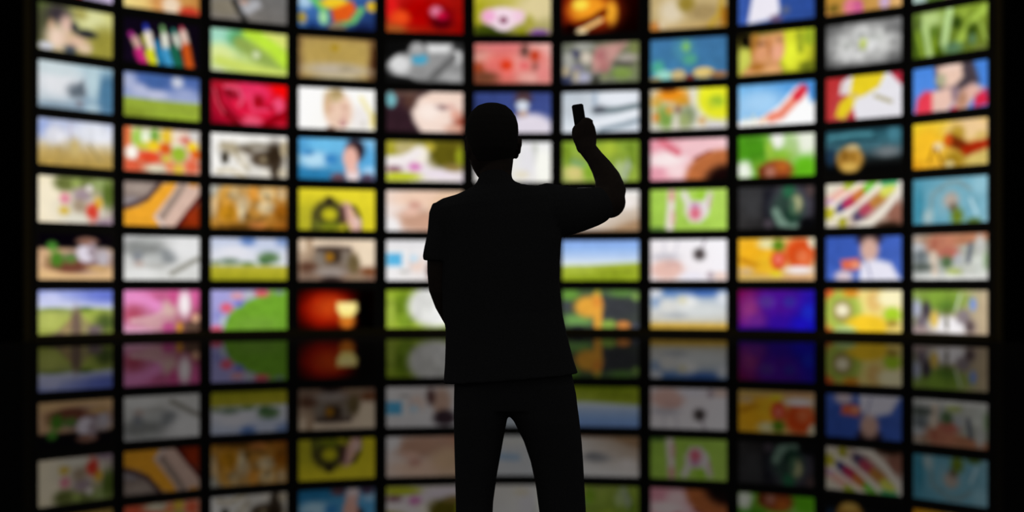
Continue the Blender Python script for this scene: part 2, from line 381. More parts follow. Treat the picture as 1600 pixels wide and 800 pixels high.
 'g d8c8b0 e8e428 d0cec8 d8d4cc; e .3 .5 .5 .5 d0ccb8 .6; e .28 .14 .2 .16 ee9018 .5; e .42 .3 .12 .12 d89828 .7; e .08 .3 .08 .14 d8a848 .7; e .24 .02 .1 .05 703818; p .07 e4e0d8 .52 .0 .6 0 .64 .4 .75 .8 .7 1 .58 1 .54 .4; e .92 .28 .3 .5 e8e828 .2; e .87 .34 .1 .14 a0c030 .7; e .8 .45 .05 .08 c8d030; e .17 .62 .11 .24 90a850 .7; e .22 .75 .09 .2 7ca048 .7; e .07 .68 .04 .12 dc8838 .7; e .25 .5 .04 .1 d89840 .7; e .5 .66 .1 .24 808c68 .7; e .44 .78 .08 .16 98a468 .8; e .36 .5 .04 .1 88604c .8; e .68 .8 .05 .1 d0a868 .7; e .85 .93 .12 .1 d4d0d0; e .33 .85 .04 .2 dcd4c8 .8'),
(3, 9, 'a red arrow rising over white bars on blue',
 'g 70b4e8 4890d8 a0ccf0 4890d8; e .3 .45 .3 .3 a4d0f4 .7; p .05 fcfcfc .55 .52 .74 .15 .82 .08 1.1 .62 1.1 1.1 -.1 1.1 -.1 .88 .3 .82; l .12 f4d0b0 .3 .88 .5 .76; l .19 ec8870 .44 .82 .56 .76 .8 .32; l .2 dc2c40 .78 .34 .85 .2; l .05 e8e0b8 .2 .75 .2 .95; l .05 e4e4c8 .1 .8 .1 .95; e .97 .3 .05 .2 4890d8 .6'),
(3, 10, 'two yellow helmets on red and white',
 'g b83030 b82c40 b83030 e4e2e8; p .04 e6e4ea .22 .1 .42 -.1 .82 -.1 1.1 .3 1.1 1.1 .42 1.1 .36 .7 .3 .4 .18 .4; p .05 b82c40 .8 -.1 1.1 -.1 1.1 .5; p .05 e6cc24 .36 0 .4 -.1 .82 -.1 .7 .3 .52 .46 .4 .52 .36 .72 .24 .98 .12 .9 .18 .6 .32 .4; e .38 .46 .06 .06 d8c070; l .08 b4ac8c .66 .5 .86 .66; e .34 .95 .05 .1 b03038; e .24 .25 .05 .14 dcd0d0'),
(3, 11, 'a person in red with hands clasped below the chin',
 'g 4a88e0 4a88e0 5a90e8 4880d8; p .08 463c44 .28 -.1 .8 -.1 .9 .45 .7 .62 .34 .55; p .08 ecc8b4 .33 .02 .66 0 .68 .3 .56 .5 .42 .48 .34 .34; e .38 .32 .07 .14 a8a888 .7; e .52 .06 .12 .07 f0d0c0; p .08 e43c50 .02 1.05 .06 .66 .16 .52 .3 .56 .3 1.05; p .08 e8c0b0 .26 .56 .5 .48 .6 .75 .46 1.05 .26 1.0; p .08 e4b4a4 .56 .8 .66 .58 .8 .46 .96 .6 .82 .8 .7 1.05 .52 1.05; e .66 .8 .07 .2 b48468 .7; p .06 dc2848 .82 1.0 .84 .74 .98 .62 1.02 .95; e .57 .66 .05 .18 987c84 .7; e .56 .98 .06 .04 c83848'),

(4, 1, 'a wheat field beneath a pale sky',
 'v 0 b0bad8 .15 c4cae2 .35 dcdce4 .5 d4c8b0 .7 c0a464 1 b49448; e .06 .22 .1 .2 98aadc .7; e .2 .35 .12 .18 e6e6ee .7; e .75 .22 .25 .2 e6e8f0 .7; l .06 bcb8c8 .42 .1 .44 .4; e .48 .58 .06 .18 c8b070 .8; l .05 a08c58 .68 .5 .84 .85; l .05 b49854 .25 .6 .26 .95; n .12 14 5'),
(4, 2, 'a chopped salad of tomato, lime and white cubes',
 'g d88050 d8d0c8 d06848 e0a890; e .3 .2 .3 .25 d8dcb0 .6; e .04 .2 .05 .3 e07040; e .18 .24 .08 .2 a0c850 .5; e .28 .2 .06 .14 ecf2d8 .5; e .4 .17 .06 .16 74a040; e .57 .17 .09 .16 e8c030 .5; e .7 .15 .08 .12 e8d8c4; e .82 .24 .1 .1 d88070 .5; e .7 .38 .1 .1 ece0d0 .5; e .93 .12 .06 .14 d8d4d0; e .38 .4 .1 .12 ecc820 .5; e .25 .42 .08 .08 c8c840; e .54 .45 .08 .13 d85818 .5; e .1 .58 .08 .16 f2eee4 .4; e .55 .68 .06 .08 d0c040; e .33 .67 .14 .13 dc4828 .35; e .72 .56 .1 .18 98b830 .4; e .91 .38 .07 .12 f0d020 .5; e .95 .55 .06 .12 e06018; e .11 .88 .12 .12 d85c3c .5; e .43 .92 .16 .09 dcd4b8 .5; e .6 .85 .06 .1 e08858; e .72 .9 .07 .12 e8c440 .5; e .9 .82 .09 .16 d86444 .5; n .1 10 6'),
(4, 3, 'dark lacy ink marks on cream paper',
 'g f4f2ee f0eee8 f4f2ee d8d0c0; e .25 .35 .14 .16 b8ac94 .6; l .09 a4987c .14 .25 .3 .3 .34 .55 .5 .85; e .18 .57 .055 .15 3c362c .5; e .46 .36 .11 .1 54483a .5; e .6 .25 .2 .08 908878 .6; e .68 .56 .17 .2 4c3e30 .4; e .7 .58 .05 .08 a49474 .6; e .84 .48 .12 .34 302418 .5; e .85 .85 .07 .18 3c3024 .5; e .96 .3 .05 .2 b8a888; l .08 d0c4a8 .08 .9 .25 .86 .45 1.0; e .94 .88 .06 .1 c8bca4; e .4 .6 .06 .2 d8d0c0 .6; e .58 .85 .1 .08 e8e4dc .6; n .12 14 8'),
(4, 4, 'a dark haired person beside a cloudy blue world map',
 'g 50a0d8 90c8ec 2070a0 60b0e0; e .4 .15 .3 .18 6cbce8 .6; e .2 .52 .2 .2 b4dcf2 .6; e .12 .35 .08 .08 4890c8 .6; e .42 .5 .08 .12 3884c4 .6; e .2 .9 .25 .12 2878a8 .6; e .9 .5 .1 .35 58a8dc .6; e .92 .8 .08 .14 a4d0f0 .6; e .74 .26 .125 .28 281820 .35; e .68 .46 .1 .3 eab4a4 .3; e .7 .78 .09 .14 e8b8ac .4; e .71 .92 .09 .12 ecd8d8 .4; e .52 .95 .1 .12 684c58 .4; e .9 .95 .1 .12 584860 .4'),
(4, 5, 'white petals with a magenta fleck over lime leaves',
 'g a8a030 605810 c0c428 e8dce8; e .4 .7 .5 .35 ece2e4 .5; e .25 .18 .2 .16 bcae78 .6; e .06 .25 .06 .2 a8a02c; e .8 .35 .26 .36 605812 .4; e .96 .4 .05 .25 949c20; e .55 .15 .08 .12 b8a838; e .44 .32 .11 .22 f6eee0 .4; l .2 f2eaea .02 .5 .2 .48 .4 .3; e .37 .64 .08 .11 d884bc .6; e .1 .7 .1 .08 906070 .6; e .2 .88 .26 .1 bcc420 .4; e .75 .82 .25 .14 ece0ea .6; e .88 .65 .12 .1 8c7840 .6'),
(4, 6, 'a pale stem in a bright white room, partly behind the man',
 'g dcdcdc f0f0f0 d8d4d0 f6f4ea; l .1 aeb4a0 .79 .1 .78 .5; e .7 .5 .12 .5 e4e2e6 .6; e .62 .82 .1 .1 e4dcc8 .6; e .9 .6 .1 .4 f8f8f0'),
(4, 7, 'soft green leaves behind the hand with the remote',
 'g 88a838 7c9830 a8b460 90a83c; e .17 .78 .14 .18 d4c87c .6; l .14 84a868 .04 .45 .3 .6; e .6 .2 .14 .18 a4b838 .6; l .14 aab898 .88 .5 .8 .9; l .14 708c28 .9 .1 .92 .5; e .35 .75 .08 .2 88b030 .6; e .06 .3 .06 .3 7c9828; e .75 .7 .06 .2 a8b880 .6; n .1 8 5'),
(4, 8, 'pink petals around a dark brown flower centre',
 'g e898a8 f4ccd0 e898a8 f4c8c8; e .22 .5 .28 .22 f8e6e6 .6; e .6 .2 .3 .16 f2c4ca .6; l .16 e07888 .14 .02 .26 .2 .36 .32; e .1 .8 .16 .12 e8a0b0 .6; e .35 .8 .14 .14 f6d8da .6; e .96 1.0 .5 .72 bc6c3c .12; l .06 98503c .58 .5 .78 .32; e .99 1.02 .26 .36 140606 .4'),
(4, 9, 'a shiny chestnut in fresh green leaves',
 'g 4c9c18 d8e8c8 60a020 60b018; e .2 .35 .22 .4 489018 .6; l .06 7cb430 .36 .05 .4 .6; e .52 .14 .1 .22 f2f2ec .5; e .88 .2 .18 .28 ecf0e0 .6; e .7 .35 .1 .3 a8c880 .7; e .55 .52 .16 .16 88b834 .7; e .42 .35 .05 .2 98c040 .8; e .08 .82 .12 .22 ecf2e4 .5; e .25 .72 .08 .14 6ca428 .8; e .88 .8 .14 .24 64b81c .5; e .5 .86 .22 .26 944420 .3; e .42 .88 .07 .12 a87060 .7; e .58 .76 .09 .12 bc6424 .7; e .31 .88 .05 .14 703418 .7'),
(4, 10, 'a gold coin before dark blue-green water',
 'v 0 204450 .2 30606c .4 3c6470 .55 384c54 .72 181c1c .85 080808 1 040404; l .08 488490 .05 .15 .4 .1 .6 .12; e .9 .15 .08 .16 447c8c .6; e .82 .55 .16 .12 70787c .7; l .04 1c3844 .1 .3 .7 .26; e .06 .6 .06 .2 183048 .7; e .32 .68 .175 .3 bc8c3a .3; e .36 .42 .08 .08 ccb480 .6; e .25 .6 .06 .14 80581c .6; e .36 .62 .06 .14 986c24 .7; e .32 .86 .1 .1 d4ac54 .6'),
(4, 11, 'golden drink and red-trimmed dessert on amber yellow',
 'g f4d428 f0c870 e89c18 d0b868; e .2 .5 .2 .4 f4bc28 .6; e .75 .2 .28 .24 ecc894 .4; e .6 .3 .1 .2 b8942c .6; e .85 .8 .2 .2 d4bc68 .5; l .22 702808 .5 .42 .65 .55 .72 .65; l .2 a82408 .72 .66 .85 .6 1.0 .52; e .48 .42 .05 .12 dc5818 .6; e .56 .85 .14 .16 a4801c .6; e .34 .55 .07 .1 ecd4a8 .5; l .05 a06810 .28 .55 .22 .85; l .05 9c6c14 .32 .6 .4 .95; e .5 .94 .06 .06 d8c488; e .92 .38 .08 .1 d8b868 .6'),

(5, 1, 'a posy of pastel flowers and a red bloom',
 'g f4e8c0 788040 f4e4c4 a890a0; e .2 .5 .25 .6 f4e8cc .5; e .6 .7 .35 .3 d8d0bc .6; e .35 .14 .15 .18 687038 .5; e .6 .08 .18 .12 707c40 .6; e .86 .12 .14 .14 98a868 .6; e .94 .35 .08 .3 586c28 .5; e .5 .14 .06 .1 98a858; e .35 .47 .07 .12 e08c9c .5; e .58 .38 .12 .16 a08c94 .6; e .68 .22 .05 .08 dcd4cc; e .55 .62 .1 .14 a49078 .6; e .8 .55 .06 .14 d8a838; e .72 .76 .085 .2 d04030 .4; e .34 .74 .07 .1 d8b850 .5; e .5 .9 .2 .07 e0dccc .6; e .9 .96 .12 .07 9c8494 .6'),
(5, 2, 'a beige slab with a shadow line on orange',
 'g 888078 d0b0a0 e8a028 802808; p .04 eca42c -.1 .6 .2 .5 .48 .05 .7 -.05 .5 .9 .5 1.1 -.1 1.1; p .05 887870 -.1 -.1 .48 -.1 .36 .3 .15 .58 -.1 .62; e .2 .15 .2 .1 a4948a .6; e .1 .45 .12 .1 8c8488 .6; l .09 503838 .47 .02 .3 .38 .02 .6; p .05 d4b4a4 .72 0 1.05 0 1.0 .25 .7 1.0 .48 1.05 .38 .78; l .13 988478 .78 .05 .5 .78; l .05 dcc8c0 .42 .8 .52 1.0; p .04 802808 1.1 .25 1.1 1.1 .7 1.05; l .09 501010 1.02 .28 .7 1.0; e .9 .75 .08 .14 983010 .6; e .92 .02 .06 .05 e0983c'),
(5, 3, 'golden brown crumbs and nuts heaped together',
 'g a8a8a0 c89850 b88028 905010; e .4 .5 .5 .45 bc8434 .6; e .06 .12 .1 .2 acacA4 .5; e .2 .22 .12 .2 cc943c .6; e .03 .5 .05 .25 d4b484; e .42 .38 .1 .2 d0b080 .5; e .4 .6 .06 .22 d8c49c .5; e .3 .2 .08 .14 c0a474; e .56 .18 .07 .2 d49038 .5; e .73 .18 .1 .12 ccb484 .5; e .72 .48 .12 .16 d4bc90 .5; e .73 .25 .03 .08 988058; e .93 .15 .06 .14 d0b080; e .92 .6 .1 .2 945810 .5; e .22 .65 .12 .2 b47c18 .5; e .48 .72 .05 .1 886028 .6; e .65 .78 .12 .08 a07030 .6; e .4 .95 .35 .08 744c14 .6; e .6 .92 .12 .08 bc7438 .6; n .3 16 8'),
(5, 4, 'hands raising a dark camera on vivid yellow',
 'g e0d02c e8d830 a8a420 e0d028; e .15 .7 .2 .3 b8b028 .6; e .4 .62 .21 .36 38341c .3; e .4 .28 .06 .1 302818 .5; l .09 585420 .2 .55 .18 .95; e .4 .62 .1 .16 c4bc20 .5; e .4 .9 .14 .1 747c18 .5; e .24 .9 .07 .14 606420 .6; l .09 504418 .62 .4 .74 .45 .8 .7 .8 1.0; l .22 d8a89c .62 .45 .7 .75 .75 .95; l .1 5c3c38 .58 .45 .6 .8; e .76 .8 .06 .12 e4c0b4 .6; e .63 .95 .03 .08 686c18'),
(5, 5, 'bare peach skin in close-up beside a white edge',
 'g f2dcd0 e4c4a4 f2ecec c88c70; e .5 .2 .4 .2 f0ccb4 .6; e .45 .75 .35 .25 c89c84 .5; e .37 .36 .08 .1 d09c8c .7; e .06 .9 .12 .25 f0ecec .5; e .8 .4 .2 .3 e0bc98 .6; e .3 .55 .1 .08 e8bca8 .6'),
(5, 6, 'a pale grey and blue band, behind the man\'s shoulders',
 'g d8dade d4d8dc d0d4d8 d4d4d4; l .16 a4bcd4 .2 .5 .55 .45; e .5 .85 .3 .1 dcdcd8'),
(5, 7, 'a grey smudge and brown corner on white, behind the bent elbow',
 'g f2f2f2 f4f2f0 eeeeee a88868; e .45 .46 .17 .12 a0a0a2 .6; e .4 .52 .1 .08 8c8c90 .6; p .08 a88664 .55 1.02 .8 .85 1.05 .7 1.05 1.1 .5 1.1; l .08 986840 -.05 1.02 .6 1.02; e .85 .3 .12 .14 f0e8e4 .6'),
(5, 8, 'a pink berry in a white cup on green',
 'g a4cc50 b4d860 98c048 b0d858; l .16 e8dcd4 .28 .1 .27 .5 .25 .95; e .28 .15 .04 .15 d8a090 .6; e .3 .7 .03 .2 d8b0a0; p .06 e4dcdc .4 .05 .48 .06 .54 .3 .7 .3 .76 .08 .82 .1 .76 .62 .66 .82 .52 .8 .44 .5; e .66 .14 .06 .12 98c838 .6; e .59 .42 .06 .1 c094b8 .7; e .59 .6 .075 .15 d86c80 .6; l .04 c8a098 .79 .15 .77 .45; e .08 .97 .12 .06 587c38 .6; e .44 .45 .03 .2 b8d078 .6'),
(5, 9, 'a camera lens with green glints on charcoal',
 'g 363638 2c2a2c 302e2e 0c0c0e; e .42 .4 .12 .4 1a1a22 .5; e .7 .5 .27 .52 4a4452 .3; e .66 .55 .22 .46 2c4038 .4; e .67 .12 .08 .16 286444 .6; l .16 708c7c .5 .6 .56 .85 .74 .92; e .71 .7 .09 .2 183428 .5; e .77 .42 .07 .2 acac80 .6; e .72 .5 .04 .2 486850 .6; e .94 .12 .05 .14 504040 .6; e .9 .9 .1 .16 08080a .5; e .2 .4 .12 .3 3a3a3c .7; e .4 .88 .06 .1 484048 .6'),
(5, 10, 'a fan of printed colour swatches in stripes',
 'g e4dcc8 e8e4dc e4dcc8 987060; l .2 e8b4a4 .02 .42 .28 .14; e .06 .44 .05 .1 c8a8c8 .6; l .14 a8bc30 .28 .06 .36 -.02; l .1 fff4e4 .02 .6 .4 .14 .5 .0; l .22 404074 .2 .58 .26 .5; l .22 b83058 .29 .47 .36 .38; l .22 cc7838 .42 .31 .5 .22; l .2 78c83c .56 .14 .66 .02; l .1 f2eadc .1 .82 .4 .56 .7 .08; l .22 504464 .42 .78 .48 .7; l .22 b04458 .51 .64 .58 .56; l .22 b87c38 .65 .46 .75 .34; l .2 d8dc5c .78 .24 .86 .16; l .1 50b874 .76 .04 .92 .02; e .93 .75 .12 .28 906050 .5; l .13 ece4d6 .42 1.0 .6 .92 .8 .6 1.02 .1; e .04 .68 .07 .14 bcb428 .5; e .22 .9 .06 .12 a4a020 .5; e .84 .98 .16 .08 382418 .6'),
(5, 11, 'a small figure beneath a grey arch in teal water',
 'g 5094ac 80b4c8 4890a8 88b8c8; e .55 .5 .4 .45 74aabc .7; l .09 7c9ca4 .24 .8 .26 .35 .48 .12 .62 .1 .78 .28; l .05 84acb8 .36 .4 .4 .8; e .52 .5 .1 .18 b4a498 .6; e .55 .66 .06 .1 706458 .7; e .6 .86 .08 .18 687c20 .6; e .82 .97 .09 .07 587434 .6; l .07 acd0dc .78 .5 .86 .82; e .2 .85 .08 .16 a0b8bc .7; e .08 .6 .06 .4 3c88a0 .7; e .9 .2 .1 .2 90c0d0 .7'),

(6, 1, 'a mortar bowl with basil and spices on a wooden board',
 'v 0 06030a .25 08040c .36 d0a880 .6 d8b088 1 e0b884; p .06 050208 -.1 -.1 1.1 -.1 1.1 .32 .8 .12 .5 .22 .5 .3 -.1 .3; p .05 0a060a .82 -.1 1.1 -.1 1.1 .36 .94 .28; e .62 .6 .36 .24 8c747c .4; e .85 .45 .14 .14 b0a4a8 .5; e .87 .55 .07 .16 b8b0b8 .5; e .4 .7 .29 .16 704030 .4; e .63 .42 .125 .2 dad2de .3; e .65 .16 .15 .09 8c6454 .4; e .72 .35 .06 .16 a09098; e .24 .56 .09 .17 4a7c24 .5; e .18 .28 .07 .1 4c8c30 .6; e .42 .54 .09 .1 587c38 .6; e .12 .6 .04 .12 a08058; e .8 .75 .16 .07 c8a068 .6; e .12 .9 .18 .1 e0b884 .6'),
(6, 2, 'a grey engraving with a slim pen laid on it',
 'g b4b4b4 e2e2e2 e0e0dc d4d4d0; e .25 .28 .27 .2 868886 .5; e .35 .1 .16 .07 acaeac .6; e .57 .46 .14 .17 8a8e90 .5; e .18 .5 .06 .16 868a90 .6; e .38 .5 .12 .1 b8bab8 .6; e .2 .64 .07 .08 bcaca4 .6; e .42 .68 .16 .07 b4b4b0 .6; e .82 .25 .18 .25 e4e4e4 .6; l .1 96948a .62 .85 .8 .68 .98 .5; e .2 .85 .2 .1 e2e2e0 .6'),
(6, 3, 'a yellow field with low trees under cloud',
 'v 0 bcc4dc .15 c8d0e4 .4 dcdee8 .63 d8dce4 .67 b0ac38 .8 b4ac2c 1 98981c; e .48 .06 .1 .12 6484c0 .6; e .95 .06 .1 .16 8098c8 .6; e .3 .35 .2 .16 e2e2ea .6; e .8 .25 .2 .1 c4cce0 .6; e .24 .55 .13 .08 748870 .6; e .06 .58 .06 .06 909c78; e .76 .46 .14 .14 5c7c50 .5; e .7 .54 .08 .09 4c7044 .6; e .48 .6 .1 .05 708c54 .6'),
(6, 4, 'a stone fireplace in a cream living room',
 'g d8bc9c ecd8c0 806858 806050; e .5 .15 .6 .16 e6d0b6 .6; l .14 b09478 .14 .05 .16 .5; e .44 .52 .27 .36 78685a .4; e .9 .35 .14 .35 ecd8bc .5; l .12 504038 .24 .24 .66 .24; e .45 .42 .13 .16 382a20 .4; e .4 .43 .055 .11 a47018 .6; e .28 .5 .06 .2 807468 .6; e .62 .45 .06 .2 807468 .6; e .72 .6 .08 .26 685838 .5; e .12 .68 .12 .14 604030 .5; e .42 .8 .2 .12 988c84 .6; e .92 .78 .1 .1 7c4828 .6; e .42 .97 .14 .07 3c2c28 .6; e .12 .92 .14 .07 806858 .6; e .75 .92 .14 .07 947c64 .6'),
(6, 5, 'a sky blue square beside a person on white',
 'g eeecec e8e8ec f0eeee e8dcd8; e .25 .1 .3 .12 e4e2e4 .6; e .72 .62 .12 .34 d0ac98 .4; e .76 .22 .15 .2 403038 .4; e .58 .75 .06 .2 6c4c48 .6; e .4 .6 .1 .2 ecd4c8 .6; p .06 58b4e2 .0 .32 .2 .32 .2 .64 .0 .64; e .23 .78 .07 .05 c4c0bc .6; l .04 d0c8c8 .32 .3 .3 .8; e .36 .45 .06 .1 c8e0f0 .6'),
(6, 6, 'a plain pale blue ground, hidden by the middle of the man\'s back',
 'g c8d4e0 d4dce4 b8c4d0 c8d0d8; e .5 .6 .2 .3 98a8b8 .6'),
(6, 7, 'a smooth lime hill under clear blue sky',
 'v 0 84a8e8 .2 94b8ee .4 b4ccf0 .58 dce6ee .62 dce4e0; p .05 a4b434 -.1 .64 .3 .63 .7 .58 1.1 .54 1.1 1.1 -.1 1.1; e .75 .8 .3 .1 8c9c24 .7; e .2 .72 .2 .08 a8b840 .7; e .5 .97 .6 .08 889c1c .7'),
(6, 8, 'a pink hand and a round dark stethoscope on white',
 'g f0ecf0 f8f6fa f0e4e4 f6f2f8; e .2 .42 .18 .1 c8c4cc .6; l .05 d4d0d8 .18 .05 .18 .35; l .05 d8d4dc .36 .05 .32 .4; e .22 .74 .22 .24 e6bcb0 .4; e .3 .6 .1 .08 d8b0a8 .6; l .05 b4acb4 .67 .25 .72 .0; e .645 .36 .08 .15 504848 .5; e .55 .9 .16 .1 ece8f2 .6; e .92 .9 .1 .1 ecd0c4 .6; e .79 .88 .05 .1 b8a8b0 .6'),
(6, 9, 'yellow peppers and bright red tomatoes on a plate',
 'g f0b428 e0c8a0 d8a848 d8b080; e .25 .4 .28 .4 f4b420 .5; l .1 c88818 .04 .5 .2 .62 .4 .66; e .4 .6 .14 .25 ecb828 .6; e .38 .13 .12 .12 e8e0a8 .6; e .81 .36 .2 .36 da4e1a .35; e .85 .45 .08 .16 e87848 .6; e .97 .1 .05 .14 e4d8b8 .5; e .53 .52 .095 .22 d84020 .4; e .53 .5 .05 .12 ec7c68 .6; e .53 .17 .08 .14 5c8418 .5; e .5 .85 .08 .07 e4d020 .6; e .8 .76 .18 .09 f0e6e6 .4; e .8 .93 .18 .06 d8a878 .5; e .2 .95 .3 .06 ccac64 .6; e .1 .78 .1 .08 d0b080 .6'),
(6, 10, 'a white-coated worker holding a coral cup on blue',
 'g 3454ac 4060b8 4464bc 4868c0; e .25 .4 .25 .4 3a5ab4 .6; e .58 .06 .165 .16 281c24 .4; e .58 .3 .12 .28 d4aa9a .4; e .58 .54 .07 .12 ccaaa4 .5; p .08 e6e4f2 .46 .62 .56 .56 .7 .54 .86 .62 1.0 1.05 .44 1.05; e .24 .92 .12 .14 dcc8d0 .6; p .06 e46c4c .2 .54 .44 .5 .46 .7 .38 .78 .22 .76; l .04 a4a4c4 .55 .6 .6 .95; e .4 .66 .06 .08 e89878 .6'),
(6, 11, 'warm toned hands over grey kitchenware',
 'g 989c9c 98a08c a4a8a4 d8d8d0; e .08 .25 .1 .2 b4b8bc .5; e .5 .1 .5 .12 a88468 .6; l .22 b87c5c .3 .2 .6 .14 .95 .02; e .38 .24 .2 .24 c07c62 .5; e .3 .2 .05 .12 a86450 .6; e .5 .42 .14 .12 b86a5a .5; l .14 dac8b4 .28 .45 .3 .9; e .1 .5 .09 .16 6c7478 .5; e .12 .72 .14 .1 58605a .5; e .46 .62 .08 .14 546c48 .5; e .56 .85 .1 .1 acb86c .6; l .1 606470 .78 .25 .75 .6; e .62 .55 .06 .12 b8bcc0 .6; e .9 .7 .1 .25 d0d4cc .5; e .97 .6 .03 .2 98b088; e .5 .96 .6 .06 e2e2de .6; e .9 .25 .06 .2 c4c4c0 .6; n .1 12 7'),

(7, 1, 'a brown farm track running between green fields',
 'v 0 94a0e0 .15 b0b8e8 .3 ccd0ec .38 d4d8e4 .43 98a064 .6 a8b054 1 98a048; e .95 .1 .4 .2 6878d0 .8; e .15 .2 .14 .14 c8ccf0 .6; e .15 .65 .18 .2 b4bc60 .6; e .75 .5 .2 .1 a0b04c .6; e .62 .41 .1 .05 58702c .7; e .2 .41 .2 .04 849448 .7; p .05 98885c .48 .46 .54 .46 .6 .6 .84 1.05 .14 1.05 .42 .62; e .5 .75 .07 .35 705c50 .6; l .04 ac8c60 .42 .66 .32 1.0; l .04 98985c .57 .62 .66 1.0; e .9 .72 .14 .2 485828 .7; e .76 .88 .1 .12 706064 .7; e .25 .98 .1 .06 78605c .8'),
(7, 2, 'an orchid of rose pink petals near its heart',
 'g e080b8 c85890 d898b8 704038; l .2 e48cc4 .0 .12 .3 .22 .5 .45; e .12 .55 .14 .2 b04c64 .7; l .1 d8a8b0 .1 .7 .35 .65 .6 .45; e .6 .42 .1 .22 d4b0a8 .7; e .4 .75 .22 .14 cc9ca0 .7; e .5 .1 .14 .12 c4608c .7; e .66 .15 .07 .2 c85088 .7; e .8 .32 .08 .3 f6ecee .6; e .95 .2 .05 .2 d8609c .6; e .92 .84 .14 .12 5c4638 .6; e .73 .86 .04 .12 cc8c28 .6; e .58 .86 .08 .12 b44880 .7; e .15 .95 .25 .1 dca0bc .7; e .95 .65 .05 .1 d8a888'),
(7, 3, 'a green lawn edged by lavender and red flowers',
 'g a4a4dc 70a830 6c9c30 68982c; p .05 6ea22c 1.1 .02 .8 .1 .55 .2 .4 .34 .22 .62 .16 .95 .12 1.1 1.1 1.1; p .05 a4a0d8 -.1 -.1 .75 -.1 .74 .05 .45 .25 .24 .5 .14 1.0 -.1 1.1; e .2 .42 .08 .12 d85c74 .5; e .34 .14 .09 .08 d898a0 .6; e .66 .08 .1 .08 d45c60 .5; e .07 .93 .08 .1 d45c70 .5; e .5 .12 .07 .08 b8bcbc .6; e .36 .32 .06 .08 7878c8 .6; e .15 .72 .04 .12 b4bcc8; e .9 .06 .06 .05 788c80; e .08 .6 .06 .12 8c8cc8 .6; e .6 .8 .3 .15 709c34 .7'),
(7, 4, 'a glowing yellow lamp in a red haze on black',
 'g 0a0000 040000 080000 000000; e .36 .46 .4 .5 700400 .6; e .36 .46 .26 .38 a41c04 .7; e .42 .42 .2 .24 c04010 .8; e .85 .5 .1 .5 000000 .6; e .63 .75 .1 .2 d07420 .5; p .06 fcea88 .5 .3 .76 .3 .77 .5 .7 .66 .56 .66 .5 .5; e .63 .42 .1 .08 fff0a0 .6'),
(7, 5, 'a white round bloom amid dark green leaves',
 'g 90a82c 6c8420 a0b438 84a028; e .2 .4 .1 .35 68841c .6; e .06 .55 .05 .4 98ac40 .6; e .25 .75 .1 .2 789428 .6; e .62 .4 .34 .52 dcdcd8 .2; e .75 .6 .16 .25 ececea .6; n .15 12 6'),
(7, 6, 'a plain leaf green ground, hidden by the seat of the man\'s shirt',
 'g 7c9838 6c8c30 88a048 708c38; e .5 .5 .2 .3 98b058 .6'),
(7, 7, 'an orange pumpkin shape in green and charcoal',
 'g 4c6440 4c6044 404840 38383a; e .65 .45 .4 .3 3a3c40 .5; e .06 .4 .07 .14 44484c .6; e .1 .12 .12 .14 68983c .6; e .78 .08 .16 .09 5c8440 .6; e .96 .16 .05 .1 78984c; e .46 .1 .05 .12 98983c; e .2 .76 .2 .16 6c9850 .5; e .34 .42 .18 .26 e4a43c .4; l .18 e2a03c .44 .2 .46 .5 .47 .9; e .46 .3 .06 .14 e09038 .6; e .2 .95 .1 .08 303438 .5; e .61 .86 .1 .11 8cac48 .5; e .8 .88 .09 .1 d08440 .5; e .96 .9 .04 .1 484c58'),
(7, 8, 'a wide cloudy sky over a thin gold horizon',
 'v 0 5c80b4 .12 7c98bc .28 bcc6d0 .6 ccccc8 .76 c8c4b4 .84 cca848 .94 c8a040 1 906c14; e .06 .08 .1 .14 d0d4dc .6; e .25 .04 .08 .08 5078b4 .7; e .68 .05 .26 .1 4068b0 .7; e .08 .32 .06 .12 7c98c0 .7; e .24 .4 .14 .16 dadad6 .7; e .5 .34 .12 .2 ececea .7; e .42 .25 .06 .1 d8d4b8 .7; e .34 .62 .18 .07 b0b4b8 .7; e .7 .5 .25 .14 d4d8d8 .7; e .95 .2 .08 .16 dce0e6 .7'),
(7, 9, 'a violet and navy haze of soft lights',
 'g 780848 2414a4 3c0474 0a10b4; e .5 .3 .25 .35 481090 .7; e .15 .5 .13 .35 883078 .8; e .25 .75 .14 .16 602080 .8; e .38 .28 .1 .14 50308c .8; e .68 .28 .08 .12 342894 .8; e .92 .55 .08 .2 1c28bc .8; e .8 .8 .14 .14 1c10b4 .8; e .55 .75 .14 .14 300c90 .8; e .3 .97 .4 .08 1c0470 .8'),
(7, 10, 'sliced kiwi and orange in juicy yellow',
 'g e07830 fcf4c8 c8a048 f0dc80; e .6 .3 .2 .4 f2e488 .6; e .22 .48 .25 .48 a8c44c .3; e .22 .48 .14 .27 a08c54 .5; e .22 .46 .085 .14 f6eecc .5; e .33 .06 .1 .1 dc9028 .6; e .03 .05 .06 .1 e06830; e .55 .84 .29 .28 f6ca2c .3; e .64 .24 .1 .26 e6be70 .5; e .85 .18 .16 .18 fcf4c4 .5; e .88 .56 .11 .18 a8ce2c .4; e .88 .76 .08 .1 a89038 .6; e .26 .92 .14 .1 b8d084 .5; e .03 .95 .05 .08 c06828; e .9 .93 .1 .08 ecd070 .6'),
(7, 11, 'palm trees and people on a bright terrace',
